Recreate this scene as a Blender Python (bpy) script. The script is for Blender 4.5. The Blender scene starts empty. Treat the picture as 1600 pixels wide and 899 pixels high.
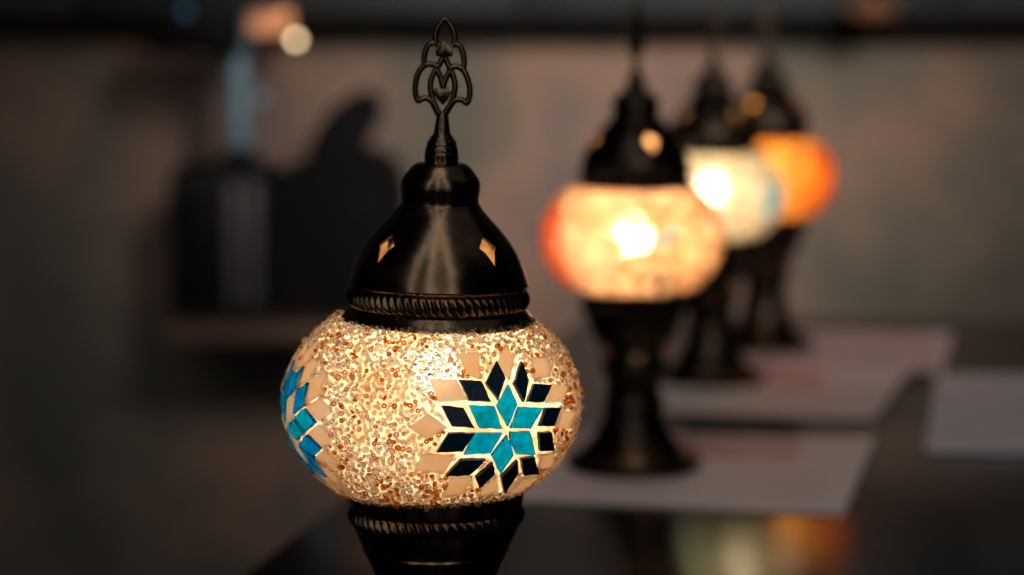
import bpy, bmesh, math, random
import numpy as np
from mathutils import Vector, Matrix
random.seed(7); rng = np.random.default_rng(11)
R = math.radians
scene = bpy.context.scene
C = scene.collection

# ------------------------------------------------------------------ camera, world, lights
CAM_H = 0.347; PITCH = R(7.1); LENS = 85.0; FPX = LENS/36*1600
cam_d = bpy.data.cameras.new('camera'); cam = bpy.data.objects.new('camera', cam_d); C.objects.link(cam)
cam.location = (0, 0, CAM_H); cam.rotation_euler = (math.pi/2 - PITCH, 0, 0)
cam_d.lens = LENS; cam_d.sensor_width = 36; cam_d.clip_start = 0.01; cam_d.clip_end = 100
cam_d.dof.use_dof = True; cam_d.dof.focus_distance = 1.0; cam_d.dof.aperture_fstop = 4.6
scene.camera = cam
world = bpy.data.worlds.new('World'); scene.world = world; world.use_nodes = True
bg = world.node_tree.nodes['Background']; bg.inputs[0].default_value = (0.75, 0.85, 1.0, 1); bg.inputs[1].default_value = 0.004
scene.view_settings.view_transform = 'Standard'; scene.view_settings.look = 'None'
scene.view_settings.exposure = 0; scene.view_settings.gamma = 1
scene.render.engine = 'CYCLES'
cy = scene.cycles
cy.use_denoising = True; cy.denoiser = 'OPENIMAGEDENOISE'
cy.max_bounces = 10; cy.diffuse_bounces = 3; cy.glossy_bounces = 4; cy.transmission_bounces = 8; cy.transparent_max_bounces = 12
cy.sample_clamp_indirect = 4; cy.blur_glossy = 0.5

def area(name, loc, target, sx, sy, power, col):
    d = bpy.data.lights.new(name, 'AREA'); d.shape = 'RECTANGLE'; d.size = sx; d.size_y = sy
    d.energy = power; d.color = col
    o = bpy.data.objects.new(name, d); C.objects.link(o); o.location = loc
    o.rotation_euler = (Vector(target)-Vector(loc)).to_track_quat('-Z', 'Y').to_euler()
    return o
LX, LY = -0.035, 1.04
def strip(az, w, p, col=(1.0, 0.94, 0.88), el=44, dist=1.8, h=3.3):
    a, e = R(az), R(el); d = Vector((math.cos(e)*math.sin(a), -math.cos(e)*math.cos(a), math.sin(e)))*dist
    area('window_and_fill_light', Vector((LX, LY, 0.22))+d, (LX, LY, 0.22), w, h, p, col)
strip(-35, 0.045, 3.8)
strip(-9, 0.03, 4.2)
strip(22, 0.06, 4.6)
strip(6, 1.1, 2.6, (1.0, 0.9, 0.8), 30, 2.2, 1.6)  # broad soft fill added behind the camera, not a window
area('overhead_fill', (0.9, 1.4, 2.4), (0.45, 2.2, 0), 2.6, 2.6, 1.9, (1.0, 0.93, 0.95))  # soft overhead light added to brighten the papers, no fixture modelled
wl = area('wall_fill', (0.55, 0.6, 0.95), (0.16, 3.35, 0.19), 0.6, 0.4, 2.3, (1.0, 0.82, 0.71)); wl.data.spread = R(29)  # narrow-spread light added to brighten the wall behind the lamps

# ------------------------------------------------------------------ pixel helpers (measuring only)
cp, sp = math.cos(PITCH), math.sin(PITCH)
def ray(u, v):
    a = (u-800)/FPX; b = (449.5-v)/FPX
    d = Vector((a, cp + b*sp, -sp + b*cp))
    return Vector((0, 0, CAM_H)), d
def on_plane(u, v, z=0.0):
    o, d = ray(u, v); t = (z-o.z)/d.z; return o+d*t
def at_depth(u, v, Y):
    o, d = ray(u, v); return o+d*(Y/d.y)

# ------------------------------------------------------------------ node helpers
def mat(name):
    m = bpy.data.materials.new(name); m.use_nodes = True; nt = m.node_tree
    return m, nt, nt.nodes['Principled BSDF'], nt.nodes['Material Output']
def node(nt, t, **kw):
    n = nt.nodes.new(t)
    for k, v in kw.items():
        if k in n.inputs: n.inputs[k].default_value = v
        else: setattr(n, k, v)
    return n
def ramp(nt, fac, stops):
    r = nt.nodes.new('ShaderNodeValToRGB'); e = r.color_ramp.elements
    while len(e) < len(stops): e.new(0.5)
    for i, (p, c) in enumerate(stops): e[i].position = p; e[i].color = (*c, 1)
    nt.links.new(fac, r.inputs[0]); return r.outputs[0]
def coords(nt, scale=(1, 1, 1), kind='Object'):
    t = nt.nodes.new('ShaderNodeTexCoord'); m = nt.nodes.new('ShaderNodeMapping')
    m.inputs['Scale'].default_value = scale; nt.links.new(t.outputs[kind], m.inputs[0]); return m.outputs[0]
def bump(nt, fac, strength, dist, bsdf):
    b = nt.nodes.new('ShaderNodeBump'); b.inputs['Strength'].default_value = strength; b.inputs['Distance'].default_value = dist
    nt.links.new(fac, b.inputs['Height']); nt.links.new(b.outputs[0], bsdf.inputs['Normal']); return b

def plain(name, col, rough=0.5, metal=0.0, var=0.25, scale=30, bmp=0.15, spec=0.5):
    m, nt, b, o = mat(name)
    n = node(nt, 'ShaderNodeTexNoise', Scale=scale, Detail=5.0); nt.links.new(coords(nt), n.inputs['Vector'])
    lo = tuple(c*(1-var) for c in col); hi = tuple(min(1, c*(1+var)) for c in col)
    nt.links.new(ramp(nt, n.outputs[0], [(0.3, lo), (0.7, hi)]), b.inputs['Base Color'])
    b.inputs['Roughness'].default_value = rough; b.inputs['Metallic'].default_value = metal
    b.inputs['Specular IOR Level'].default_value = spec
    if bmp: bump(nt, n.outputs[0], bmp, 0.001, b)
    return m

def bronze_mat():
    m, nt, b, o = mat('antique_bronze')
    br = node(nt, 'ShaderNodeTexNoise', Scale=1.0, Detail=4.0); nt.links.new(coords(nt, (25, 25, 2600)), br.inputs['Vector'])
    sm = node(nt, 'ShaderNodeTexNoise', Scale=60.0, Detail=6.0); nt.links.new(coords(nt), sm.inputs['Vector'])
    nt.links.new(ramp(nt, sm.outputs[0], [(0.35, (0.060, 0.043, 0.030)), (0.55, (0.12, 0.082, 0.052)), (0.75, (0.20, 0.125, 0.07))]), b.inputs['Base Color'])
    b.inputs['Metallic'].default_value = 1.0
    mr = node(nt, 'ShaderNodeMapRange'); mr.inputs['To Min'].default_value = 0.12; mr.inputs['To Max'].default_value = 0.30
    nt.links.new(sm.outputs[0], mr.inputs[0]); nt.links.new(mr.outputs[0], b.inputs['Roughness'])
    b1 = bump(nt, br.outputs[0], 0.35, 0.0002, b)
    dn = node(nt, 'ShaderNodeTexNoise', Scale=110.0, Detail=3.0); nt.links.new(coords(nt), dn.inputs['Vector'])
    b2 = node(nt, 'ShaderNodeBump'); b2.inputs['Strength'].default_value = 0.25; b2.inputs['Distance'].default_value = 0.0006
    nt.links.new(dn.outputs[0], b2.inputs['Height']); nt.links.new(b2.outputs[0], b1.inputs['Normal'])
    return m
M = {}
M['bronze'] = bronze_mat()
M['bronze_dark'] = plain('darkened_bronze', (0.030, 0.024, 0.018), 0.32, 1.0, 0.4, 90)  # same bronze for the rear lamps, their dimness put into the colour
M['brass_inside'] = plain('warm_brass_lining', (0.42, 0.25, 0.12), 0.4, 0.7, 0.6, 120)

def shell_mat(name, tint, clear=0.09):
    """hand-glued glass globe: milky, lets the bulb's light through"""
    m, nt, b, o = mat(name); nt.nodes.remove(b)
    vec = coords(nt)
    n1 = node(nt, 'ShaderNodeTexNoise', Scale=330.0, Detail=3.0); nt.links.new(vec, n1.inputs['Vector'])
    n2 = node(nt, 'ShaderNodeTexNoise', Scale=60.0, Detail=2.0); nt.links.new(vec, n2.inputs['Vector'])
    mx = node(nt, 'ShaderNodeMath', operation='ADD'); nt.links.new(n1.outputs[0], mx.inputs[0]); nt.links.new(n2.outputs[0], mx.inputs[1])
    lo = (tint[0]*0.80, tint[1]*0.58, tint[2]*0.38)
    col = ramp(nt, mx.outputs[0], [(0.36, lo), (0.47, (tint[0]*0.93, tint[1]*0.80, tint[2]*0.64)), (0.57, tint)])
    h = node(nt, 'ShaderNodeMath', operation='MULTIPLY'); h.inputs[1].default_value = 0.5; nt.links.new(mx.outputs[0], h.inputs[0])
    nt.links.new(h.outputs[0], col.node.inputs[0])
    tr = node(nt, 'ShaderNodeBsdfTranslucent'); nt.links.new(col, tr.inputs['Color'])
    df = node(nt, 'ShaderNodeBsdfDiffuse'); nt.links.new(col, df.inputs['Color'])
    tp = node(nt, 'ShaderNodeBsdfTransparent'); tp.inputs[0].default_value = (*tuple(min(1, c*1.05) for c in tint), 1)
    bu = node(nt, 'ShaderNodeBump'); bu.inputs['Strength'].default_value = 0.5; bu.inputs['Distance'].default_value = 0.0006
    nt.links.new(n1.outputs[0], bu.inputs['Height'])
    for s in (tr, df): nt.links.new(bu.outputs[0], s.inputs['Normal'])
    m1 = node(nt, 'ShaderNodeMixShader'); m1.inputs[0].default_value = 0.22
    nt.links.new(tr.outputs[0], m1.inputs[1]); nt.links.new(df.outputs[0], m1.inputs[2])
    m2 = node(nt, 'ShaderNodeMixShader'); m2.inputs[0].default_value = clear
    nt.links.new(m1.outputs[0], m2.inputs[1]); nt.links.new(tp.outputs[0], m2.inputs[2])
    nt.links.new(m2.outputs[0], o.inputs[0]); return m

def own_coords(nt):
    """object coordinates shifted by a random amount per object, so no two pieces share a pattern"""
    oi = nt.nodes.new('ShaderNodeObjectInfo'); m = node(nt, 'ShaderNodeMath', operation='MULTIPLY'); m.inputs[1].default_value = 37.0
    v = node(nt, 'ShaderNodeVectorMath', operation='ADD'); nt.links.new(oi.outputs['Random'], m.inputs[0])
    nt.links.new(coords(nt), v.inputs[0]); nt.links.new(m.outputs[0], v.inputs[1]); return v.outputs[0]
def glass(name, col, rough, ior=1.48, var=0.0, bmp=0.0, bscale=300):
    m, nt, b, o = mat(name)
    b.inputs['Transmission Weight'].default_value = 1.0
    b.inputs['Roughness'].default_value = rough; b.inputs['IOR'].default_value = ior
    n = node(nt, 'ShaderNodeTexNoise', Scale=bscale, Detail=4.0); nt.links.new(own_coords(nt), n.inputs['Vector'])
    if var:
        nt.links.new(ramp(nt, n.outputs[0], [(0.32, tuple(c*(1-var) for c in col)), (0.68, tuple(min(1, c*(1+var)) for c in col))]), b.inputs['Base Color'])
    else: b.inputs['Base Color'].default_value = (*col, 1)
    if bmp: bump(nt, n.outputs[0], bmp, 0.0012, b)
    return m
def opal(name, col, rough=0.5, ior=1.08, milk=0.25, var=0.06, scale=90.0):
    """glass with some milk in it: rough refraction, a share of diffuse transmission and a thin polish"""
    m, nt, b, o = mat(name)
    n = node(nt, 'ShaderNodeTexNoise', Scale=scale, Detail=3.0); nt.links.new(own_coords(nt), n.inputs['Vector'])
    c = ramp(nt, n.outputs[0], [(0.3, tuple(x*(1-var) for x in col)), (0.7, col)])
    nt.links.new(c, b.inputs['Base Color']); b.inputs['Roughness'].default_value = rough
    b.inputs['Transmission Weight'].default_value = 1.0; b.inputs['IOR'].default_value = ior
    b.inputs['Coat Weight'].default_value = 0.35; b.inputs['Coat Roughness'].default_value = 0.12
    t = node(nt, 'ShaderNodeBsdfTranslucent'); nt.links.new(c, t.inputs[0])
    mx = node(nt, 'ShaderNodeMixShader'); mx.inputs[0].default_value = milk
    nt.links.new(b.outputs[0], mx.inputs[1]); nt.links.new(t.outputs[0], mx.inputs[2]); nt.links.new(mx.outputs[0], o.inputs[0]); return m
M['bead_clear'] = opal('clear_glass_bead', (1.0, 0.97, 0.90), 0.12, 1.24, 0.06, 0.05, 200)
M['bead_rose'] = opal('rose_glass_bead', (0.96, 0.74, 0.66), 0.2, 1.22, 0.4, 0.2, 200)
M['bead_amber'] = opal('amber_glass_bead', (0.66, 0.27, 0.045), 0.08, 1.32, 0.12, 0.3, 200)
M['tile_cream'] = opal('cream_glass_tile', (1.0, 0.90, 0.81), 0.5, 1.08, 0.22)
M['tile_pale'] = opal('pale_glass_tile', (1.0, 0.98, 0.97), 0.5, 1.08, 0.3)
M['tile_turq'] = glass('turquoise_glass_tile', (0.0, 0.31, 1.0), 0.06, 1.25, 0.4, 1.0, 160)
M['tile_blue'] = glass('bright_blue_glass_tile', (0.0, 0.20, 1.0), 0.08, 1.25, 0.4, 1.0, 160)
M['tile_navy'] = plain('navy_glass_tile', (0.002, 0.021, 0.042), 0.38, 0.0, 0.4, 400, 0.3, 0.3)
M['tile_red'] = glass('red_glass_tile', (1.0, 0.34, 0.22), 0.3, 1.1, 0.1)
M['tile_orange'] = glass('orange_glass_tile', (1.0, 0.42, 0.08), 0.3, 1.1, 0.1)
M['tile_yellow'] = glass('pale_yellow_glass_tile', (1.0, 0.90, 0.66), 0.3, 1.1, 0.05)
M['tile_teal'] = glass('teal_glass_tile', (0.10, 0.75, 0.85), 0.3, 1.1, 0.1)
M['tile_sky'] = glass('sky_blue_glass_tile', (0.04, 0.33, 0.75), 0.3, 1.1, 0.1)
def bulb_mat(name, col, s):
    m, nt, b, o = mat(name); nt.nodes.remove(b)
    e = node(nt, 'ShaderNodeEmission'); e.inputs[0].default_value = (*col, 1); e.inputs[1].default_value = s
    nt.links.new(e.outputs[0], o.inputs[0]); return m

# ------------------------------------------------------------------ mesh helpers
def mk(name, verts, faces, material, parent=None, smooth=True, angle=None, loc=None):
    me = bpy.data.meshes.new(name); me.from_pydata([tuple(v) for v in verts], [], faces); me.update()
    return link(name, me, material, parent, smooth, angle, loc)
def link(name, me, material, parent=None, smooth=True, angle=None, loc=None):
    if smooth:
        me.polygons.foreach_set('use_smooth', [True]*len(me.polygons))
        if angle: me.set_sharp_from_angle(angle=R(angle))
    o = bpy.data.objects.new(name, me); C.objects.link(o)
    if material: me.materials.append(material)
    if parent: o.parent = parent
    if loc: o.location = loc
    return o
def thing(name, label, cat, loc, rz=0.0, group=None, ry=0.0):
    o = bpy.data.objects.new(name, None); C.objects.link(o); o.empty_display_size = 0.05
    o.location = loc; o.rotation_euler = (0, ry, rz); o['label'] = label; o['category'] = cat
    if group: o['group'] = group
    return o
def tag(o, label, cat, group=None):
    o['label'] = label; o['category'] = cat
    if group: o['group'] = group
    return o
def smooth_profile(pts, n=4):
    """Catmull-Rom through (r, z) points; a repeated point keeps a corner"""
    out = []
    P = [pts[0]] + list(pts) + [pts[-1]]
    for i in range(1, len(P)-2):
        p0, p1, p2, p3 = (np.array(P[j][:2], float) for j in (i-1, i, i+1, i+2))
        if len(P[i]) > 2: p0 = p1
        if len(P[i+1]) > 2: p3 = p2
        for k in range(n):
            t = k/n
            q = 0.5*((2*p1)+(-p0+p2)*t+(2*p0-5*p1+4*p2-p3)*t*t+(-p0+3*p1-3*p2+p3)*t**3)
            out.append((max(q[0], 0.0), q[1]))
    out.append(tuple(pts[-1][:2])); return out
def lathe(profile, seg=96, closed=False, rfun=None):
    n = len(profile); V = []; F = []
    for j in range(seg):
        a = 2*math.pi*j/seg
        for i, (r, z) in enumerate(profile):
            rr = r + (rfun(a, i, z) if rfun else 0)
            V.append((rr*math.sin(a), -rr*math.cos(a), z))
    m = n if closed else n-1
    for j in range(seg):
        k = (j+1) % seg
        for i in range(m):
            i2 = (i+1) % n
            F.append((j*n+i, k*n+i, k*n+i2, j*n+i2))
    return V, F
def tube(pts, rad, seg=10, closed=False, n=6, flat=1.0):
    P = [np.array(p, float) for p in pts]
    Q = []
    ext = ([P[-1]]+P+[P[0], P[1]]) if closed else ([P[0]]+P+[P[-1]])
    for i in range(1, len(ext)-2):
        p0, p1, p2, p3 = ext[i-1:i+3]
        for k in range(n):
            t = k/n; Q.append(0.5*((2*p1)+(-p0+p2)*t+(2*p0-5*p1+4*p2-p3)*t*t+(-p0+3*p1-3*p2+p3)*t**3))
    if not closed: Q.append(P[-1])
    V = []; F = []; N = len(Q)
    up = np.array((0, 1.0, 0))
    for i, q in enumerate(Q):
        a = Q[(i-1) % N] if (closed or i) else Q[0]; b = Q[(i+1) % N] if (closed or i < N-1) else Q[-1]
        t = (b-a)/ (np.linalg.norm(b-a)+1e-12); s = np.cross(t, up); s /= np.linalg.norm(s)+1e-12; w = np.cross(s, t)
        rr = rad(i/(N-1)) if callable(rad) else rad
        for j in range(seg):
            g = 2*math.pi*j/seg; V.append(tuple(q + s*rr*math.cos(g) + w*rr*flat*math.sin(g)))
    for i in range(N if closed else N-1):
        i2 = (i+1) % N
        for j in range(seg):
            j2 = (j+1) % seg; F.append((i*seg+j, i*seg+j2, i2*seg+j2, i2*seg+j))
    if not closed:
        F.append(tuple(range(seg-1, -1, -1))); F.append(tuple((N-1)*seg+j for j in range(seg)))
    return V, F
def merge(parts):
    V = []; F = []
    for v, f in parts:
        o = len(V); V += list(v); F += [tuple(i+o for i in q) for q in f]
    return V, F
def box_bm(sx, sy, sz, bev=0.0, seg=3, center=(0, 0, 0)):
    bm = bmesh.new(); bmesh.ops.create_cube(bm, size=1)
    bmesh.ops.scale(bm, vec=(sx, sy, sz), verts=bm.verts)
    if bev: bmesh.ops.bevel(bm, geom=bm.edges[:], offset=bev, segments=seg, profile=0.5, affect='EDGES')
    bmesh.ops.translate(bm, vec=center, verts=bm.verts); return bm
def box(name, s, c, material, parent=None, bev=0.002, seg=2, angle=40):
    bm = box_bm(*s, bev, seg); me = bpy.data.meshes.new(name); bm.to_mesh(me); bm.free()
    return link(name, me, material, parent, True, angle, c)

# ------------------------------------------------------------------ the setting
def wall_mat():
    m, nt, b, o = mat('stained_plaster')
    n1 = node(nt, 'ShaderNodeTexNoise', Scale=2.3, Detail=4.0, Roughness=0.6); nt.links.new(coords(nt), n1.inputs['Vector'])
    n2 = node(nt, 'ShaderNodeTexNoise', Scale=9.0, Detail=6.0); nt.links.new(coords(nt, (1, 1, 0.5)), n2.inputs['Vector'])
    a = node(nt, 'ShaderNodeMath', operation='MULTIPLY_ADD'); a.inputs[1].default_value = 0.35
    nt.links.new(n2.outputs[0], a.inputs[0]); nt.links.new(n1.outputs[0], a.inputs[2])
    c = ramp(nt, a.outputs[0], [(0.50, (0.105, 0.105, 0.085)), (0.62, (0.16, 0.142, 0.115)), (0.72, (0.26, 0.175, 0.135)), (0.84, (0.14, 0.125, 0.12))])
    nt.links.new(c, b.inputs['Base Color']); b.inputs['Roughness'].default_value = 0.85
    bump(nt, n2.outputs[0], 0.3, 0.004, b); return m
def structure(o): o['kind'] = 'structure'; return o
WY = 3.35
structure(box('wall', (6, 0.1, 3.2), (0.4, WY+0.05, 0.8), wall_mat(), bev=0))
structure(box('floor', (6, 6, 0.1), (0.4, 0.4, -0.80), plain('dark_floor', (0.10, 0.08, 0.065), 0.6, scale=6), bev=0))

def table_mat():
    m, nt, b, o = mat('black_lacquered_wood')
    v = coords(nt, (40, 3, 40)); n = node(nt, 'ShaderNodeTexNoise', Scale=1.5, Detail=6.0); nt.links.new(v, n.inputs['Vector'])
    s = node(nt, 'ShaderNodeTexNoise', Scale=14.0, Detail=4.0); nt.links.new(coords(nt), s.inputs['Vector'])
    nt.links.new(ramp(nt, n.outputs[0], [(0.3, (0.003, 0.0028, 0.0024)), (0.7, (0.008, 0.0068, 0.0055))]), b.inputs['Base Color'])
    mr = node(nt, 'ShaderNodeMapRange'); mr.inputs['To Min'].default_value = 0.12; mr.inputs['To Max'].default_value = 0.24
    nt.links.new(s.outputs[0], mr.inputs[0]); nt.links.new(mr.outputs[0], b.inputs['Roughness'])
    b.inputs['IOR'].default_value = 1.24
    bump(nt, n.outputs[0], 0.05, 0.0005, b); return m
M['table'] = table_mat()
TA = -math.atan2(0.044, 0.212)          # the table is turned about 12 degrees
e_n = Vector((math.sin(-TA), math.cos(-TA), 0)); e_r = Vector((math.cos(-TA), -math.sin(-TA), 0))
TL, TW = 2.08, 1.0
back_left = Vector((-0.1126, 1.637, 0)) + e_n*0.98
tc = back_left - e_n*TL/2 + e_r*TW/2
table = thing('display_table', 'long black lacquered table that carries the mosaic lamps and the papers', 'table', (tc.x, tc.y, -0.74), TA)
box('table_top', (TW, TL, 0.03), (0, 0, 0.74-0.015), M['table'], table, 0.003)
for sx in (-1, 1):
    for sy in (-1, 1): box('leg', (0.05, 0.05, 0.71), (sx*(TW/2-0.05), sy*(TL/2-0.05), 0.355), M['table'], table)
    box('apron', (0.02, TL-0.16, 0.07), (sx*(TW/2-0.05), 0, 0.674), M['table'], table)

# ------------------------------------------------------------------ papers on the table
def paper_mat(name, pink, blocks, paper=(0.72, 0.66, 0.68)):
    """white paper with printed pink box and lines of small print; generated coordinates 0..1 on the sheet"""
    m, nt, b, o = mat(name)
    t = nt.nodes.new('ShaderNodeTexCoord'); sx = nt.nodes.new('ShaderNodeSeparateXYZ'); nt.links.new(t.outputs['Generated'], sx.inputs[0])
    def mth(op, a, c=None, d=None):
        n = node(nt, 'ShaderNodeMath', operation=op)
        for i, q in enumerate((a, c, d)):
            if q is None: continue
            if isinstance(q, (int, float)): n.inputs[i].default_value = q
            else: nt.links.new(q, n.inputs[i])
        return n.outputs[0]
    X, Y = sx.outputs[0], sx.outputs[1]
    def inside(x0, x1, y0, y1):
        a = mth('MULTIPLY', mth('GREATER_THAN', X, x0), mth('LESS_THAN', X, x1))
        c = mth('MULTIPLY', mth('GREATER_THAN', Y, y0), mth('LESS_THAN', Y, y1)); return mth('MULTIPLY', a, c)
    lines = mth('GREATER_THAN', mth('FRACT', mth('MULTIPLY', Y, 46.0)), 0.55)
    n = node(nt, 'ShaderNodeTexNoise', Scale=60.0, Detail=2.0); mp = coords(nt, (90, 1, 1), 'Generated'); nt.links.new(mp, n.inputs['Vector'])
    words = mth('MULTIPLY', mth('MULTIPLY', lines, mth('GREATER_THAN', n.outputs[0], 0.44)), inside(0.1, 0.9, 0.08, 0.5))
    pk = inside(*blocks)
    c1 = node(nt, 'ShaderNodeMix', data_type='RGBA'); c1.inputs[6].default_value = (*paper, 1); c1.inputs[7].default_value = (*pink, 1); nt.links.new(pk, c1.inputs[0])
    c2 = node(nt, 'ShaderNodeMix', data_type='RGBA'); nt.links.new(c1.outputs[2], c2.inputs[6]); c2.inputs[7].default_value = (0.30, 0.27, 0.29, 1)
    nt.links.new(mth('MULTIPLY', words, 0.5), c2.inputs[0]); nt.links.new(c2.outputs[2], b.inputs['Base Color'])
    b.inputs['Roughness'].default_value = 0.6; return m
def sheet(corners, label, material, z, th=0.0008, cat='paper', name='paper_sheet', grp='papers lying on the table'):
    """corners: front-left, front-right, back-right, back-left on the table"""
    P = [np.array((p[0], p[1])) for p in corners]; org = sum(P)/4
    ex = (P[1]-P[0]+P[2]-P[3]); ang = math.atan2(ex[1], ex[0])
    ca, sa = math.cos(-ang), math.sin(-ang)
    L = [((p-org)[0]*ca-(p-org)[1]*sa, (p-org)[0]*sa+(p-org)[1]*ca) for p in P]
    n = 8; V = []; F = []
    for k in (0, 1):
        for j in range(n+1):
            for i in range(n+1):
                s, t = i/n, j/n
                x = (L[0][0]*(1-s)+L[1][0]*s)*(1-t)+(L[3][0]*(1-s)+L[2][0]*s)*t
                y = (L[0][1]*(1-s)+L[1][1]*s)*(1-t)+(L[3][1]*(1-s)+L[2][1]*s)*t
                curl = 0.003*max(0, s-0.75)**2/0.0625*max(0, t-0.6)**2/0.16
                V.append((x, y, k*th+curl))
    m = (n+1)**2
    for j in range(n):
        for i in range(n):
            a = j*(n+1)+i; q = (a, a+1, a+n+2, a+n+1)
            F.append(tuple(reversed(q))); F.append(tuple(x+m for x in q))
    edge = [i for i in range(n+1)]+[(j+1)*(n+1)+n for j in range(n)]+[n*(n+1)+n-1-i for i in range(n)]+[(n-1-j)*(n+1) for j in range(n-1)]
    for a, b_ in zip(edge, edge[1:]+edge[:1]): F.append((a, b_, b_+m, a+m))
    o = mk(name, V, F, material, smooth=False); o.location = (org[0], org[1], z); o.rotation_euler.z = ang
    return tag(o, label, cat, grp)
pinkc = (0.62, 0.42, 0.43)
G = lambda u, v: on_plane(u, v)
fr, br_ = G(1318, 806), G(1366, 692)
w = (Vector((-0.98, 0.2, 0)).normalized())
sheet([fr+w*0.232, fr, br_, br_+w*0.232], 'white printed sheet with pink box under the foot of the peach lamp', paper_mat('printed_sheet_front', pinkc, (0.30, 0.78, 0.62, 0.95)), 0.0008)
fr, br_ = G(1366, 657), G(1432, 566)
sheet([fr+w*0.205, fr, br_, br_+w*0.205], 'white printed sheet between the nearest one and the row end, beside the white lamp', paper_mat('printed_sheet_middle', pinkc, (0.15, 0.66, 0.42, 0.86)), 0.0008)
fr, br_ = G(1473, 586), G(1487, 528)
sheet([fr+w*0.205, fr, br_, br_+w*0.205], 'rearmost printed sheet, pinkish, beside the amber lamp near the table edge', paper_mat('printed_sheet_rear', (0.60, 0.45, 0.47), (0.10, 0.92, 0.30, 0.90), (0.66, 0.56, 0.58)), 0.0022)
fl, bl = G(1447, 708), G(1464, 594)
e = Vector((0.98, -0.06, 0)).normalized()
sheet([fl, fl+e*0.24, bl+e*0.24, bl], 'blank pale booklet lying alone at the right of the table', plain('booklet_paper', (0.66, 0.63, 0.68), 0.6, var=0.05, bmp=0), 0.0008, 0.005, 'booklet', 'booklet', None)

# ------------------------------------------------------------------ mosaic lamp
K = 1/3600.0; GZ = 0.164
AX, AB = 0.0636, 0.0480                    # globe half width and half height
def zpx(v): return GZ + (637-v)*K*1.0
def P2(v, rpx, *c): return (rpx*K, zpx(v), *c)
GC = zpx(627)
T_TOP, T_BOT = math.asin((zpx(493)-GC)/AB), -math.asin((GC-zpx(766))/AB)

lamp = thing('mosaic_lamp', 'large cream beaded lamp in front, with turquoise and navy star tiles under a bronze cap', 'lamp', (0, 0, 0), 0, 'mosaic lamps lined up on the table')
# globe shell
gp = [(AX*math.cos(t), AB*math.sin(t)) for t in np.linspace(T_BOT, T_TOP, 41)]
V, F = lathe(gp, 128)
globe = mk('glass_globe', V, F, shell_mat('milky_globe_glass', (1.0, 0.94, 0.85)), lamp, loc=(-0.0018, 0, GC))

# base + cap: hollow lathes with cut-outs
def hollow(outer, th):
    """closed profile: outer skin and an inner skin th inside"""
    o = np.array(outer); d = np.gradient(o, axis=0); nrm = np.stack([d[:, 1], -d[:, 0]], 1); nrm /= np.linalg.norm(nrm, axis=1)[:, None]+1e-12
    # outer given from bottom to top => outward is +(dz,-dr); go inward
    i = o - nrm*th; i[:, 0] = np.maximum(i[:, 0], 0.0008)
    return [tuple(p) for p in o] + [tuple(p) for p in i[::-1]]
def cutter(az, z, r, w, h, tilt, kind='diamond'):
    if kind == 'diamond': sh = [(0, -h), (w*0.55, -h*0.1), (w, h*0.25), (0, h), (-w, h*0.25), (-w*0.55, -h*0.1)]
    else: sh = [(-w, -h), (w, -h), (w, h*0.1), (w*0.6, h*0.6), (0, h), (-w*0.6, h*0.6), (-w, h*0.1)]
    n = len(sh); Vv = []
    for dep in (-0.012, 0.014):
        for (x, y) in sh:
            p = Vector((x, -dep, y)); p = Matrix.Rotation(tilt, 3, 'X') @ p; p += Vector((0, -r, z)); p = Matrix.Rotation(az, 3, 'Z') @ p; Vv.append(tuple(p))
    Ff = [tuple(range(n)), tuple(range(2*n-1, n-1, -1))] + [(i, i+n, (i+1) % n+n, (i+1) % n) for i in range(n)]
    return Vv, Ff
def cut(obj, cutters):
    Vc, Fc = merge(cutters); me = bpy.data.meshes.new('cut'); me.from_pydata(Vc, [], Fc); me.update()
    bm = bmesh.new(); bm.from_mesh(me); bmesh.ops.recalc_face_normals(bm, faces=bm.faces); bm.to_mesh(me); bm.free()
    co = bpy.data.objects.new('cut', me); C.objects.link(co); co.location = obj.location
    md = obj.modifiers.new('b', 'BOOLEAN'); md.operation = 'DIFFERENCE'; md.object = co; md.solver = 'EXACT'
    bpy.context.view_layer.update(); dg = bpy.context.evaluated_depsgraph_get()
    new = bpy.data.meshes.new_from_object(obj.evaluated_get(dg)); obj.modifiers.clear(); obj.data = new
    bpy.data.objects.remove(co)
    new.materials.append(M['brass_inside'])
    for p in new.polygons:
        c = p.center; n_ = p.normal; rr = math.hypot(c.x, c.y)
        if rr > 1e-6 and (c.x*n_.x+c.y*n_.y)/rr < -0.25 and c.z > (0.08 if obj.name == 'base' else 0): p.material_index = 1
    new.polygons.foreach_set('use_smooth', [True]*len(new.polygons)); new.set_sharp_from_angle(angle=R(38))

cap_prof = smooth_profile([P2(499, 151.5, 1), P2(495, 152), P2(489, 147), P2(479, 139), P2(477, 135, 1), P2(447, 136, 1), P2(440, 141), P2(434, 139.5), P2(417, 134), P2(401, 127), P2(385, 118), P2(369, 107), P2(353, 94), P2(338, 80), P2(325, 68), P2(316, 62, 1), P2(313, 60.3), P2(302, 60.6), P2(288, 62), P2(276, 59.5), P2(264, 51), P2(255, 43.5), P2(251, 36, 1), P2(251, 12)], 4)
cap_prof = [(r, z-GZ) for r, z in cap_prof]
Vc, Fc = lathe(hollow(cap_prof, 0.0011), 112, True)
cap = mk('cap', Vc, Fc, M['bronze'], lamp, loc=(0, 0, GZ), angle=38)
bm = bmesh.new(); bm.from_mesh(cap.data); bmesh.ops.recalc_face_normals(bm, faces=bm.faces); bm.to_mesh(cap.data); bm.free()
zc = zpx(379)-GZ
cut(cap, [cutter(R(a), zc, 112*K, 0.0047, 0.0070, R(-38)) for a in (-46, 44, 134, -136)])
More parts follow.
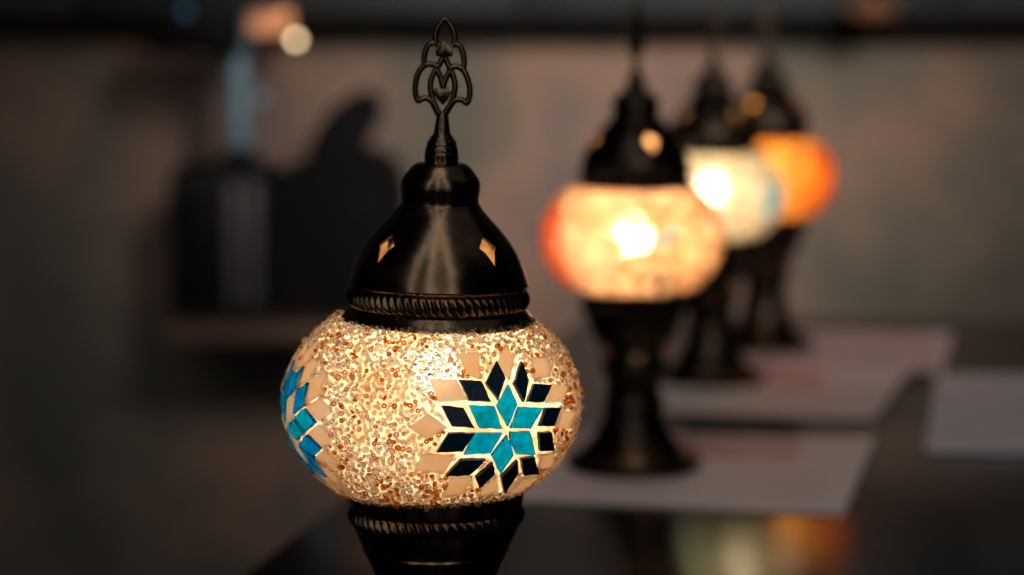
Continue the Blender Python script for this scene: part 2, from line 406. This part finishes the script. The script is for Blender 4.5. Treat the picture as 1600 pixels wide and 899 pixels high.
def rope(name, parent, v0, v1, rpx, n, zoff, slant=0.9, amp=0.0009):
    za, zb = zpx(v1)-zoff, zpx(v0)-zoff; m = 14
    prof = [(rpx*K + 0.0014*math.sin(math.pi*i/m)**0.6 - 0.0002, za+(zb-za)*i/m) for i in range(m+1)]
    def rf(a, i, z):
        t = i/m; return amp*math.sin(math.pi*t)*(2*abs(math.sin(n*0.5*a + slant*math.pi*(t-0.5)))**0.8-1.0)
    Vv, Ff = lathe(prof+[(rpx*K-0.002, zb), (rpx*K-0.002, za)], n*10, True, lambda a, i, z: rf(a, i, z) if i <= m else 0)
    return mk(name, Vv, Ff, M['bronze'], parent)
rope('rope_band', cap, 446, 478, 136.5, 68, GZ)
# neck of the finial with turned rings
nk = smooth_profile([P2(252, 27, 1), P2(246, 26.5), P2(236, 26.5, 1), P2(233.5, 25, 1), P2(231.5, 26), P2(226, 24.5, 1), P2(224, 23, 1), P2(222, 23.5), P2(216, 21.5, 1), P2(214, 19, 1), P2(211, 18), P2(207, 14.5, 1), P2(204, 13), P2(196, 12), P2(186, 10.5), P2(177, 9), P2(172, 5)], 3)
Vv, Ff = lathe([(r, z-GZ) for r, z in nk], 48)
neck = mk('finial_neck', Vv, Ff, M['bronze'], cap, angle=50)
def fz(x, y): # traced ornament: tracing units -> metres in the finial plane (x, z)
    px = 620+x/3.594; v = 10+y/3.594
    cx = 690.2 + (250-v)*0.026
    return ((px-cx)*K, 0.0, zpx(v)-GZ)
W = 0.00132
orn = [
 [(228, 212), (222, 180), (226, 140), (245, 98), (275, 66), (306, 96), (326, 145), (330, 185), (322, 215)],
 [(240, 212), (215, 202), (188, 208), (168, 240), (158, 285), (160, 325)],
 [(312, 213), (335, 204), (358, 214), (374, 250), (382, 300), (375, 340)],
 [(240, 338), (215, 322), (180, 318), (150, 335), (125, 370), (110, 425), (109, 480), (124, 522), (150, 508), (185, 512), (212, 545), (236, 598)],
 [(300, 342), (322, 328), (350, 328), (380, 350), (402, 400), (413, 450), (408, 500), (393, 527), (365, 511), (330, 514), (302, 548), (272, 600)],
 [(252, 610), (225, 560), (202, 500), (192, 430), (208, 375), (238, 325), (262, 280)],
 [(256, 610), (290, 560), (318, 505), (330, 435), (318, 375), (296, 325), (276, 280)],
 [(228, 345), (244, 375), (256, 410), (262, 450)],
 [(306, 345), (288, 378), (272, 412), (264, 450)],
]
parts = [tube([fz(*p) for p in s], W, 10, n=5) for s in orn]
def spade(pts, cen):
    """cast flat leaf: rim polygon raised to a ridge at its centre"""
    n = len(pts); c = fz(*cen); Vv = []; pts = [(cen[0]+(x-cen[0])*1.3, cen[1]+(y-cen[1])*1.15) for x, y in pts]
    for (x, y) in pts:
        a = fz(x, y); Vv.append((a[0], -0.0006, a[2])); Vv.append((a[0], 0.0006, a[2]))
    Vv += [(c[0], -0.0016, c[2]), (c[0], 0.0016, c[2])]; Ff = []
    for i in range(n):
        j = (i+1) % n; Ff += [(2*i, 2*j, 2*n), (2*j+1, 2*i+1, 2*n+1), (2*i, 2*i+1, 2*j+1, 2*j)]
    return Vv, Ff
parts.append(spade([(270, 192), (252, 215), (232, 248), (236, 268), (256, 272), (268, 296), (282, 272), (304, 268), (309, 248), (290, 218)], (270, 250)))
parts.append(spade([(262, 535), (285, 505), (299, 472), (292, 450), (275, 446), (262, 456), (248, 446), (228, 452), (221, 474), (238, 507)], (261, 480)))
mk('finial_ornament', *merge(parts), M['bronze'], cap, angle=50)
cap.rotation_euler = (0, R(1.5), 0)

# base: cup, stem, foot
bp = smooth_profile([(0.0, 0.0, 1), (0.046, 0.0, 1), (0.0485, 0.002), (0.0485, 0.006), (0.046, 0.0085, 1), (0.041, 0.0105, 1), (0.036, 0.014), (0.029, 0.022), (0.024, 0.032), (0.021, 0.042, 1), (0.023, 0.045), (0.021, 0.049, 1), (0.0195, 0.056), (0.0205, 0.064), (0.0225, 0.070, 1), (0.0245, 0.0735), (0.0225, 0.077, 1),
   P2(930, 86), P2(915, 93), P2(899, 99), P2(880, 108), P2(866, 115, 1), P2(862, 118.5), P2(857, 117), P2(842, 124), P2(828, 130), P2(818, 133, 1), P2(796, 134, 1), P2(788, 137), P2(775, 139), P2(764, 141), P2(757, 143)], 4)
Vc, Fc = lathe(hollow(bp, 0.0012), 112, True)
base = mk('base', Vc, Fc, M['bronze'], lamp, angle=38)
bm = bmesh.new(); bm.from_mesh(base.data); bmesh.ops.remove_doubles(bm, verts=bm.verts, dist=1e-6); bmesh.ops.recalc_face_normals(bm, faces=bm.faces); bm.to_mesh(base.data); bm.free()
cut(base, [cutter(R(a), zpx(912), 92*K, 0.0045, 0.0062, R(35), 'arch') for a in range(15, 375, 60)])
rope('rope_band', base, 792, 821, 132.5, 58, 0, 0.9, 0.0011)

# bulb
prof = smooth_profile([(0.0, 0.0098), (0.0050, 0.0084), (0.0086, 0.0048), (0.0098, 0.0), (0.0086, -0.0050), (0.0064, -0.0085), (0.0058, -0.0105)], 4)
Vb, Fb = lathe(prof, 32)
bulb = mk('bulb', Vb, Fb, bulb_mat('lit_bulb', (1.0, 0.72, 0.44), 92.0), lamp, loc=(0.0, 0, GZ+0.0180))
Vb, Fb = lathe(smooth_profile([(0.0, -0.0102, 1), (0.0066, -0.0102, 1), (0.0070, -0.022, 1), (0.0095, -0.028), (0.0095, -0.045), (0.012, -0.047, 1), (0.012, -0.075)], 3), 32)
mk('socket', Vb, Fb, plain('black_socket', (0.02, 0.02, 0.02), 0.5), bulb)

# ---- tiles
lampY = on_plane(681, 637, GZ)
LAMP0 = Vector((lampY.x, lampY.y, 0))
gcen = LAMP0 + Vector((-0.0018, 0, GC))
def to_globe(u, v):
    o, d = ray(u, v); o = o-gcen
    S = Vector((1/AX, 1/AX, 1/AB)); a = Vector((o.x*S.x, o.y*S.y, o.z*S.z)); b = Vector((d.x*S.x, d.y*S.y, d.z*S.z))
    A = b.dot(b); B = 2*a.dot(b); Cc = a.dot(a)-0.998; D = B*B-4*A*Cc
    t = (-B-math.sqrt(max(D, 0)))/(2*A); p = o+d*t; return p
tiles = []   # (corner list in globe space, material key)
Z4 = lambda x, y: (660+x/2.996, 500+y/2.996)
star = {
 'tile_turq': [[(388,303),(437,398),(388,500),(340,402)], [(440,405),(550,410),(495,508),(400,506)], [(397,516),(492,516),(513,622),(430,622),(400,570)], [(385,528),(418,622),(352,706),(316,628)], [(236,524),(366,522),(312,616),(187,622)], [(212,398),(330,404),(366,508),(262,508)]],
 'tile_navy': [[(338,200),(382,282),(345,384),(290,296)], [(443,202),(488,288),(462,388),(415,300)], [(166,286),(268,291),(315,388),(212,380)], [(510,302),(588,308),(556,388),(476,386)], [(86,400),(188,410),(242,508),(136,498)], [(563,410),(632,408),(600,495),(532,496)], [(120,523),(242,522),(186,610),(62,612)], [(530,520),(590,517),(600,604),(540,608)], [(176,646),(292,640),(215,714),(105,718)], [(446,640),(515,630),(529,704),(463,717)], [(322,654),(334,708),(259,772),(242,726)], [(434,645),(441,705),(368,790),(358,722)]],
 'tile_cream': [[(162,168),(262,160),(268,284),(208,262)], [(378,126),(424,192),(399,290),(346,200)], [(500,186),(574,180),(582,274),(508,282)], [(32,282),(154,282),(208,378),(72,388)], [(597,300),(662,312),(640,385),(572,392)], [(26,437),(118,500),(22,556),(-66,500)], [(640,420),(704,428),(664,508),(606,498)], [(0,624),(150,622),(100,712),(-38,692)], [(130,724),(232,720),(188,802),(88,816)], [(268,784),(340,722),(352,778),(262,820)], [(450,722),(530,716),(460,786),(386,792)], [(540,622),(604,616),(590,680),(532,690)]],
}
for k_, qs in star.items():
    for q in qs: tiles.append(([to_globe(*Z4(*p)) for p in q], k_))
def chart(az0, t0, X, Y):
    ds = math.sqrt((AX*math.sin(t0))**2+(AB*math.cos(t0))**2); t = t0+Y/ds
    az = az0+X/(AX*math.cos(t0+0.6*Y/ds)); return Vector((AX*math.cos(t)*math.sin(az), -AX*math.cos(t)*math.cos(az), AB*math.sin(t)))
def regular_star(az0, t0, a, rot=0.0):
    E = lambda k: np.array((math.cos(R(60*k+30+rot)), math.sin(R(60*k+30+rot))))*a
    out = []
    def rh(o, p, q, key):
        c = o+(p+q)/2; pts = [o, o+p, o+p+q, o+q]
        out.append(([chart(az0, t0, *(c+(s-c)*0.90)) for s in pts], key))
    z = np.zeros(2)
    for k in range(6):
        rh(z, E(k), E(k+1), 'tile_turq' if k % 2 else 'tile_pale')
        rh(E(k), E(k), E(k+1), 'tile_blue'); rh(E(k), E(k), E(k-1), 'tile_blue' if k % 2 else 'tile_turq')
        rh(E(k)+E(k+1), E(k), E(k+1), 'tile_cream')
        rh(2*E(k), E(k), E(k+1), 'tile_cream'); rh(2*E(k), E(k), E(k-1), 'tile_cream')
    return out
tiles += regular_star(R(-71), R(-8), 0.0110)
mats_lab = {'tile_turq': 'turquoise glass tile', 'tile_navy': 'dark navy tile', 'tile_blue': 'bright blue glass tile', 'tile_cream': None, 'tile_pale': 'whitish glass tile'}
def tile_mesh(cs, jag=0.00013):
    P = []
    n = len(cs)
    for i in range(n):
        a, b = cs[i], cs[(i+1) % n]
        for k in range(4):
            p = a.lerp(b, k/4)
            if k: p = p + Vector(rng.normal(0, jag, 3).tolist())
            P.append(p)
    c = sum(P, Vector())/len(P)
    nr = Vector((c.x/AX**2, c.y/AX**2, c.z/AB**2)).normalized()
    nr = (nr + Vector(rng.normal(0, 0.025, 3).tolist())).normalized()
    f_ = math.sqrt((c.x**2+c.y**2)/AX**2+c.z**2/AB**2); lift = max(0.0, c.length*(1/f_-1))+0.00012   # rests on the curved glass
    h = lift + 0.0017 + float(rng.uniform(-0.0002, 0.0003))
    top, mid, bot = [], [], []
    for p in P:
        q = p - nr*(p-c).dot(nr)
        mid.append(q+nr*(h-0.0003)); top.append(c+(q-c)*0.955+nr*h); bot.append(q+nr*lift)
    V = [tuple(v-c) for v in bot+mid+top]; m = len(P); F = [tuple(range(m-1, -1, -1)), tuple(range(2*m, 3*m))]
    for i in range(m):
        j = (i+1) % m; F.append((i, j, j+m, i+m)); F.append((i+m, j+m, j+2*m, i+2*m))
    return V, F, c
polys = []
for cs, key in tiles:
    if key == 'tile_cream' and any(p.z < AB*math.sin(T_BOT)-0.001 for p in cs): continue
    V, F, c = tile_mesh(cs)
    bm = bmesh.new(); vs = [bm.verts.new(v) for v in V]; [bm.faces.new([vs[i] for i in f]) for f in F]
    bmesh.ops.recalc_face_normals(bm, faces=bm.faces); me = bpy.data.meshes.new('mosaic_tile'); bm.to_mesh(me); bm.free()
    o = link('mosaic_tile', me, M[key], globe, smooth=False, loc=c)
    o.material_slots[0].link = 'OBJECT'; o.material_slots[0].material = M[key]; o['tile'] = key
    if mats_lab[key]: o['label'] = mats_lab[key]
    cc = sum(cs, Vector())/len(cs)
    polys.append([(math.atan2(p.x, -p.y), p.z) for p in [cc+(q-cc)*(1.10 if key == 'tile_cream' else 1.40) for q in cs]])

# ---- beads glued all over the rest of the globe
N = 60000
tt = rng.uniform(math.sin(T_BOT+0.01), math.sin(T_TOP-0.01), N); t = np.arcsin(tt); az = rng.uniform(-math.pi, math.pi, N)
ok = np.ones(N, bool)
zz = AB*np.sin(t)
for pl in polys:
    a = np.array(pl); inside = np.zeros(N, bool); n = len(a); j = n-1
    x, y = az, zz
    for i in range(n):
        xi, yi, xj, yj = a[i, 0], a[i, 1], a[j, 0], a[j, 1]
        c_ = ((yi > y) != (yj > y)) & (x < (xj-xi)*(y-yi)/(yj-yi+1e-15)+xi); inside ^= c_; j = i
    ok &= ~inside
t, az = t[ok], az[ok]
pos = np.stack([AX*np.cos(t)*np.sin(az), -AX*np.cos(t)*np.cos(az), AB*np.sin(t)], 1)
nrm = pos/np.array([AX**2, AX**2, AB**2]); nrm /= np.linalg.norm(nrm, axis=1)[:, None]
cell = 0.0029; grid = {}; keep = []; rad = []
rr_all = rng.choice([0.00095, 0.0011, 0.00125, 0.0015], len(pos), p=[.25, .3, .3, .15])*rng.uniform(0.92, 1.08, len(pos))
for i, p in enumerate(pos):
    key = (int(p[0]//cell), int(p[1]//cell), int(p[2]//cell)); ri = rr_all[i]; good = True
    for dx in (-1, 0, 1):
        for dy in (-1, 0, 1):
            for dz in (-1, 0, 1):
                for k in grid.get((key[0]+dx, key[1]+dy, key[2]+dz), ()):
                    q = pos[k]
                    if (p[0]-q[0])**2+(p[1]-q[1])**2+(p[2]-q[2])**2 < (0.76*(ri+rr_all[k]))**2: good = False; break
                if not good: break
            if not good: break
        if not good: break
    if good: grid.setdefault(key, []).append(i); keep.append(i)
keep = np.array(keep); pos, nrm, rad, az = pos[keep], nrm[keep], rr_all[keep], az[keep]
def torus(nu=12, nv=7):
    V = []; F = []
    for i in range(nu):
        a = 2*math.pi*i/nu
        for j in range(nv):
            b = 2*math.pi*j/nv; r = 0.60+0.40*math.cos(b); V.append((r*math.cos(a), r*math.sin(a), 0.52*math.sin(b)))
    for i in range(nu):
        for j in range(nv): F.append((i*nv+j, ((i+1) % nu)*nv+j, ((i+1) % nu)*nv+(j+1) % nv, i*nv+(j+1) % nv))
    return np.array(V), np.array(F)
BV, BF = torus()
def frames(nr, spread):
    ax = nr + rng.normal(0, 1, nr.shape)*spread[:, None]; ax /= np.linalg.norm(ax, axis=1)[:, None]
    h = rng.normal(0, 1, nr.shape); s = np.cross(ax, h); s /= np.linalg.norm(s, axis=1)[:, None]
    return np.stack([s, np.cross(ax, s), ax], 2)      # columns
def bead_mesh(name, idx):
    n = len(idx); Fm = frames(nrm[idx], np.where(rng.random(n) < 0.82, 0.28, 2.0))
    dt = np.abs(np.einsum('ni,ni->n', Fm[:, :, 2], nrm[idx]))
    ctr = pos[idx]+nrm[idx]*(rad[idx]*(0.52*dt+1.02*np.sqrt(1-dt**2)+rng.uniform(0.03, 0.25, n)))[:, None]
    V = np.einsum('nij,vj->nvi', Fm, BV)*rad[idx][:, None, None]+ctr[:, None, :]
    nv = len(BV); F = (BF[None]+np.arange(n)[:, None, None]*nv).reshape(-1, 4)
    me = bpy.data.meshes.new(name); V = V.reshape(-1, 3)
    me.vertices.add(len(V)); me.vertices.foreach_set('co', V.ravel())
    me.loops.add(F.size); me.loops.foreach_set('vertex_index', F.ravel().astype(np.int32))
    me.polygons.add(len(F)); me.polygons.foreach_set('loop_start', (np.arange(len(F))*4).astype(np.int32))
    me.polygons.foreach_set('loop_total', np.full(len(F), 4, np.int32)); me.update(calc_edges=True); me.validate()
    return me
nB = len(pos)
clump = np.sin(pos[:, 0]*330+1)+np.sin(pos[:, 2]*270+pos[:, 0]*190)+np.sin(pos[:, 1]*240+pos[:, 2]*400)
pA = np.where(clump > 0.6, 0.21, 0.025); u = rng.random(nB)
amber = u < pA; rose = (~amber) & (rng.random(nB) < 0.17); clear = ~(amber | rose)
front = (nrm[:, 1] < 0.25)
beads = []
def beadobj(name, idx, key):
    o = link(name, bead_mesh(name, idx), M[key], globe); o.material_slots[0].link = 'OBJECT'; o.material_slots[0].material = M[key]
    return o
for nm, msk, key in (('clear_beads', clear, 'bead_clear'), ('rose_beads', rose, 'bead_rose')):
    o = beadobj(nm, np.where(msk)[0], key); o['kind'] = 'stuff'; beads.append(o)
fa = np.where(amber & front)[0]
fa = fa[np.argsort(nrm[fa, 1])]; sing, rest = fa[:290], np.concatenate([fa[290:], np.where(amber & ~front)[0]])
o = beadobj('amber_beads', rest, 'bead_amber'); o['kind'] = 'stuff'
print('beads', nB, 'amber single', len(sing), 'amber rest', len(rest))
bme = bpy.data.meshes.new('amber_bead'); bme.from_pydata([tuple(v) for v in BV], [], [tuple(int(x) for x in f) for f in BF]); bme.update()
bme.polygons.foreach_set('use_smooth', [True]*len(bme.polygons)); bme.materials.append(M['bead_amber'])
Fm = frames(nrm[sing], np.where(rng.random(len(sing)) < 0.6, 0.3, 2.0))
singles = []
for k, i in enumerate(sing):
    o = bpy.data.objects.new('amber_bead', bme); C.objects.link(o); o.parent = globe
    r_ = float(rad[i])*1.08
    m = Matrix(Fm[k].tolist()).to_4x4() @ Matrix.Scale(r_, 4); m.translation = Vector((pos[i]+nrm[i]*rad[i]*(0.1+0.5*abs(float(Fm[k][:, 2] @ nrm[i]))+1.05*math.sqrt(max(0, 1-float(Fm[k][:, 2] @ nrm[i])**2)))).tolist())
    o.matrix_local = m; singles.append(o)

# ---- place the big lamp, then the three blurred ones behind it
def copy_tree(o, parent=None, skip=()):
    c = o.copy(); C.objects.link(c); c.parent = parent
    for ch in list(kids.get(o.name, ())):
        if ch in skip: continue
        copy_tree(ch, c, skip)
    return c
bpy.context.view_layer.update()
kids = {}
for o in C.objects:
    if o.parent: kids.setdefault(o.parent.name, []).append(o)
skip = set(singles)
def set_mat(o, m): 
    o.material_slots[0].link = 'OBJECT'; o.material_slots[0].material = m
for o in (globe, bulb): set_mat(o, o.data.materials[0])
back = [
 dict(uv=(992, 382), rot=-11, caprot=64, label='peach and orange mosaic lamp with red flower at its left, on the nearest printed sheet',
      shell=(1.0, 0.68, 0.48), bulb=((1.0, 0.76, 0.48), 130.0), bz=0.005,
      tiles=lambda k, c: 'tile_red' if c.x < -0.02 else 'tile_sky' if (0.003 < c.z < 0.016 and abs(c.x-0.029) < 0.008) else 'tile_navy' if (-0.032 < c.z < -0.018 and abs(c.x-0.029) < 0.008) else 'tile_yellow'),
 dict(uv=(1112, 308), rot=25, caprot=-9, label='white and pale green mosaic lamp between the peach lamp and the amber lamp',
      shell=(1.0, 0.93, 0.70), bulb=((1.0, 0.86, 0.64), 72.0), bz=0.008,
      tiles=lambda k, c: 'tile_sky' if (k == 'tile_turq' and c.x > 0) else 'tile_teal' if (c.x < 0 and c.z < -0.012 and k != 'tile_cream') else 'tile_pale'),
 dict(uv=(1198, 281), rot=31, caprot=12, label='amber and orange mosaic lamp standing last in the row at the back',
      shell=(1.0, 0.50, 0.11), bulb=((1.0, 0.68, 0.32), 90.0), bz=0.008,
      tiles=lambda k, c: 'tile_red' if k == 'tile_turq' else 'tile_orange'),
]
for n_, b in enumerate(back):
    c = copy_tree(lamp, None, skip); p = on_plane(*b['uv'], GZ)
    c.location = (p.x, p.y, 0.0026 if n_ == 0 else 0.0008); c.rotation_euler = (0, 0, R(b['rot'])); c['label'] = b['label']
    sm = shell_mat('globe_glass', b['shell'], 0.2); bmt = bulb_mat('lit_bulb', *b['bulb'])
    for o in [x for x in C.objects if x.parent == c]:
        nm = o.name.split('.')[0]
        if nm == 'glass_globe':
            set_mat(o, sm)
            for tl in [x for x in C.objects if x.parent == o]:
                if 'tile' in tl:
                    key = b['tiles'](tl['tile'], tl.location); tl.material_slots[0].material = M[key]
                    tl['label'] = key.replace('tile_', '')+' glass tile'; tl['label'] = tl['label'].replace('turq ', 'turquoise ')
        elif nm == 'bulb': set_mat(o, bmt); o.location.z = GZ+b['bz']; o.scale = (1.25, 1.25, 1.25)
        elif nm == 'cap': o.rotation_euler = (0, 0, R(b['caprot']-b['rot']+0))
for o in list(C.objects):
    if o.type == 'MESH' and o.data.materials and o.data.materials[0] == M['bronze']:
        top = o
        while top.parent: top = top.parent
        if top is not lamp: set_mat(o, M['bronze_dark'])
lamp.location = LAMP0
for o in list(C.objects):
    if 'tile' in o: del o['tile']

# ------------------------------------------------------------------ background things
M['black'] = plain('black_enamel', (0.004, 0.0045, 0.006), 0.55, spec=0.08)
M['grey'] = plain('dark_grey_plastic', (0.010, 0.012, 0.016), 0.5, spec=0.15)
M['edge'] = plain('worn_grey_trim', (0.075, 0.07, 0.08), 0.45)
M['steel'] = plain('blue_reflecting_steel', (0.22, 0.38, 0.50), 0.42, 0.4)  # the steel's blue reflection is put into its base colour
M['wood'] = plain('brown_board', (0.11, 0.062, 0.043), 0.6, scale=8)
M['teal'] = plain('dark_teal_paint', (0.010, 0.019, 0.023), 0.5)
M['copper'] = plain('copper', (0.75, 0.35, 0.18), 0.35, 0.8)
my = 2.98
def mp_(u, v, Y=None): return at_depth(u, v, Y or my)
topz = mp_(266, 500).z
# wooden ledge on the wall, on which the machine stands
lx0, lx1 = mp_(262, 500).x, mp_(660, 500).x; lw = lx1-lx0
led = thing('wall_ledge', 'brown wooden ledge on the wall carrying the black machine', 'ledge', ((lx0+lx1)/2, (my-0.04+WY)/2, topz))
box('ledge_board', (lw, WY-my+0.035, 0.024), (0, 0, -0.0125), M['wood'], led, 0.004)
# machine
bl = mp_(266, 500); tr_ = mp_(420, 262)
mc = thing('bench_machine', 'black bench machine with boxy housing, curved raised lever and steel column above', 'machine', (bl.x, my, topz))
def loc(p): return (p.x-bl.x, p.y-my, p.z-topz)
w_ = tr_.x-bl.x; h_ = tr_.z-topz
box('housing', (w_, 0.16, h_), (w_/2, 0.08, h_/2), M['grey'], mc, 0.014, 4)
box('front_panel', (w_*0.50, 0.006, h_*0.74), (w_*0.31, -0.0035, h_*0.47), M['black'], mc, 0.0025)
for q in (0.64, 0.85): box('trim_strip', (w_*0.11, 0.008, h_*0.80), (w_*q, -0.0045, h_*0.49), M['edge'], mc, 0.003)
# rounded dark body on the right
def prism(name, pts, y0, y1, material, parent, bev=0.006):
    bm = bmesh.new(); vs = [bm.verts.new((x, y0, z)) for x, z in pts]; f = bm.faces.new(vs)
    ex = bmesh.ops.extrude_face_region(bm, geom=[f]); nv = [g for g in ex['geom'] if isinstance(g, bmesh.types.BMVert)]
    bmesh.ops.translate(bm, vec=(0, y1-y0, 0), verts=nv); bmesh.ops.recalc_face_normals(bm, faces=bm.faces)
    sel = [e for e in bm.edges if abs(e.verts[0].co.y-e.verts[1].co.y) < 1e-6]
    bmesh.ops.bevel(bm, geom=sel, offset=bev, segments=3, affect='EDGES')
    me = bpy.data.meshes.new(name); bm.to_mesh(me); bm.free(); return link(name, me, material, parent, True, 40)
def px(l): return [(mp_(u, v).x-bl.x, mp_(u, v).z-topz) for u, v in l]
body = [(421, 498), (421, 275), (440, 268), (480, 262), (500, 240), (560, 236), (600, 248), (622, 272), (630, 310), (630, 400), (618, 450), (600, 498)]
prism('side_body', [(x, max(z, 0.0)) for x, z in px(body)], 0.02, 0.15, M['black'], mc)
fin = [(472, 262), (476, 236), (490, 202), (512, 174), (540, 153), (566, 144), (584, 149), (593, 166), (590, 192), (578, 216), (564, 236), (554, 258)]
prism('lever', px(fin), 0.05, 0.11, M['black'], mc, 0.005)
kn = mp_(560, 320); Vv, Ff = lathe(smooth_profile([(0.0, 0.010), (0.008, 0.009), (0.012, 0.004), (0.013, -0.004)], 3), 24)
kb = mk('knob', Vv, Ff, M['grey'], mc, loc=(kn.x-bl.x, 0.018, kn.z-topz)); kb.rotation_euler = (R(90), 0, 0)
# steel column and clamp
c0, c1 = mp_(365, 266), mp_(365, 52)
r_ = 20/FPX*my
Vv, Ff = lathe([(0.001, 0), (r_, 0), (r_, c1.z-c0.z+0.02), (0.001, c1.z-c0.z+0.02)], 40)
mk('column', Vv, Ff, M['steel'], mc, loc=(c0.x-bl.x, 0.07, h_), angle=40)
Vv, Ff = lathe(smooth_profile([(0.001, 0, 1), (r_*1.5, 0, 1), (r_*1.5, 0.010), (r_*1.05, 0.014, 1), (r_*1.05, 0.02)], 2), 40)
mk('collar', Vv, Ff, M['black'], mc, loc=(c0.x-bl.x, 0.07, h_+0.0005), angle=40)
kp = mp_(398, 158)
box('clamp_knob', (0.016, 0.014, 0.012), (kp.x-bl.x, 0.07, kp.z-topz), M['steel'], mc, 0.003)
hp = mp_(300, 52)
box('head', (0.115, 0.13, 0.052), (hp.x-bl.x, 0.07, hp.z-topz), M['black'], mc, 0.006)

# wall cabinet across the top
SY = 3.20
z_b = at_depth(800, 36, SY).z
sh = thing('wall_cabinet', 'long dark teal wall cabinet whose underside crosses the top of the picture', 'cabinet', (0.3, (SY+WY)/2, z_b))
cd = WY-SY-0.004
box('carcass', (2.9, cd-0.02, 0.70), (0, 0.01, 0.358), M['teal'], sh)
for k in range(5): box('door', (0.572, 0.016, 0.68), (-1.16+0.58*k, -cd/2+0.001, 0.352), M['teal'], sh, 0.002)
box('lower_rail', (2.88, 0.03, 0.014), (0, -0.03, -0.0005), M['black'], sh, 0.001)
# things on and under the shelf
def ball(r, n=24, m=12): return lathe([(max(r*math.cos(a), 1e-5), r*math.sin(a)) for a in np.linspace(-math.pi/2, math.pi/2, m)], n)
bpnt = at_depth(462, 62, SY-0.05)
sl = thing('spot_lamp', 'small round glowing lamp hanging under the wall cabinet left of the finial', 'lamp', bpnt)
mk('globe_bulb', *ball(0.0045), bulb_mat('warm_spot', (1.0, 0.74, 0.42), 9.0), sl)
Vv, Ff = lathe([(0.001, 0.0), (0.0045, 0.0), (0.0055, 0.012), (0.003, 0.016), (0.0015, 0.05), (0.0005, 0.05)], 20)
mk('holder', Vv, Ff, M['black'], sl, loc=(0, 0, 0.004), angle=40)
p = at_depth(412, 40, SY-0.05)
st = thing('strip_lamp', 'short orange glowing strip lamp beside the round lamp under the cabinet', 'lamp', p)
box('housing', (0.076, 0.016, 0.008), (0, 0, 0.0135), M['copper'], st, 0.0015)
box('diffuser', (0.070, 0.013, 0.020), (0, 0, 0), bulb_mat('orange_diffuser', (0.95, 0.38, 0.18), 0.75), st, 0.003)
p = at_depth(1365, 18, SY-0.06)
bw = thing('copper_dish', 'dim copper dish hanging at the lower cabinet edge at upper right', 'dish', p)
Vv, Ff = lathe(hollow(smooth_profile([(0.012, -0.010, 1), (0.026, -0.006), (0.036, 0.004), (0.038, 0.010)], 4), 0.0012), 40, True)
mk('bowl', Vv, Ff, M['copper'], bw, angle=40)
p = at_depth(290, 18, my-0.01)
bt = thing('indicator_lamp', 'tiny dim blue indicator on the black head of the machine', 'indicator', p)
mk('lens', *ball(0.006), bulb_mat('blue_lens', (0.10, 0.28, 0.45), 0.35), bt)
Vv, Ff = lathe([(0.001, -0.004), (0.0075, -0.004), (0.0075, 0.002), (0.0062, 0.002)], 20); q = mk('bezel', Vv, Ff, M['black'], bt, angle=40); q.rotation_euler = (R(90), 0, 0)
for nm in ('cut',):
    pass
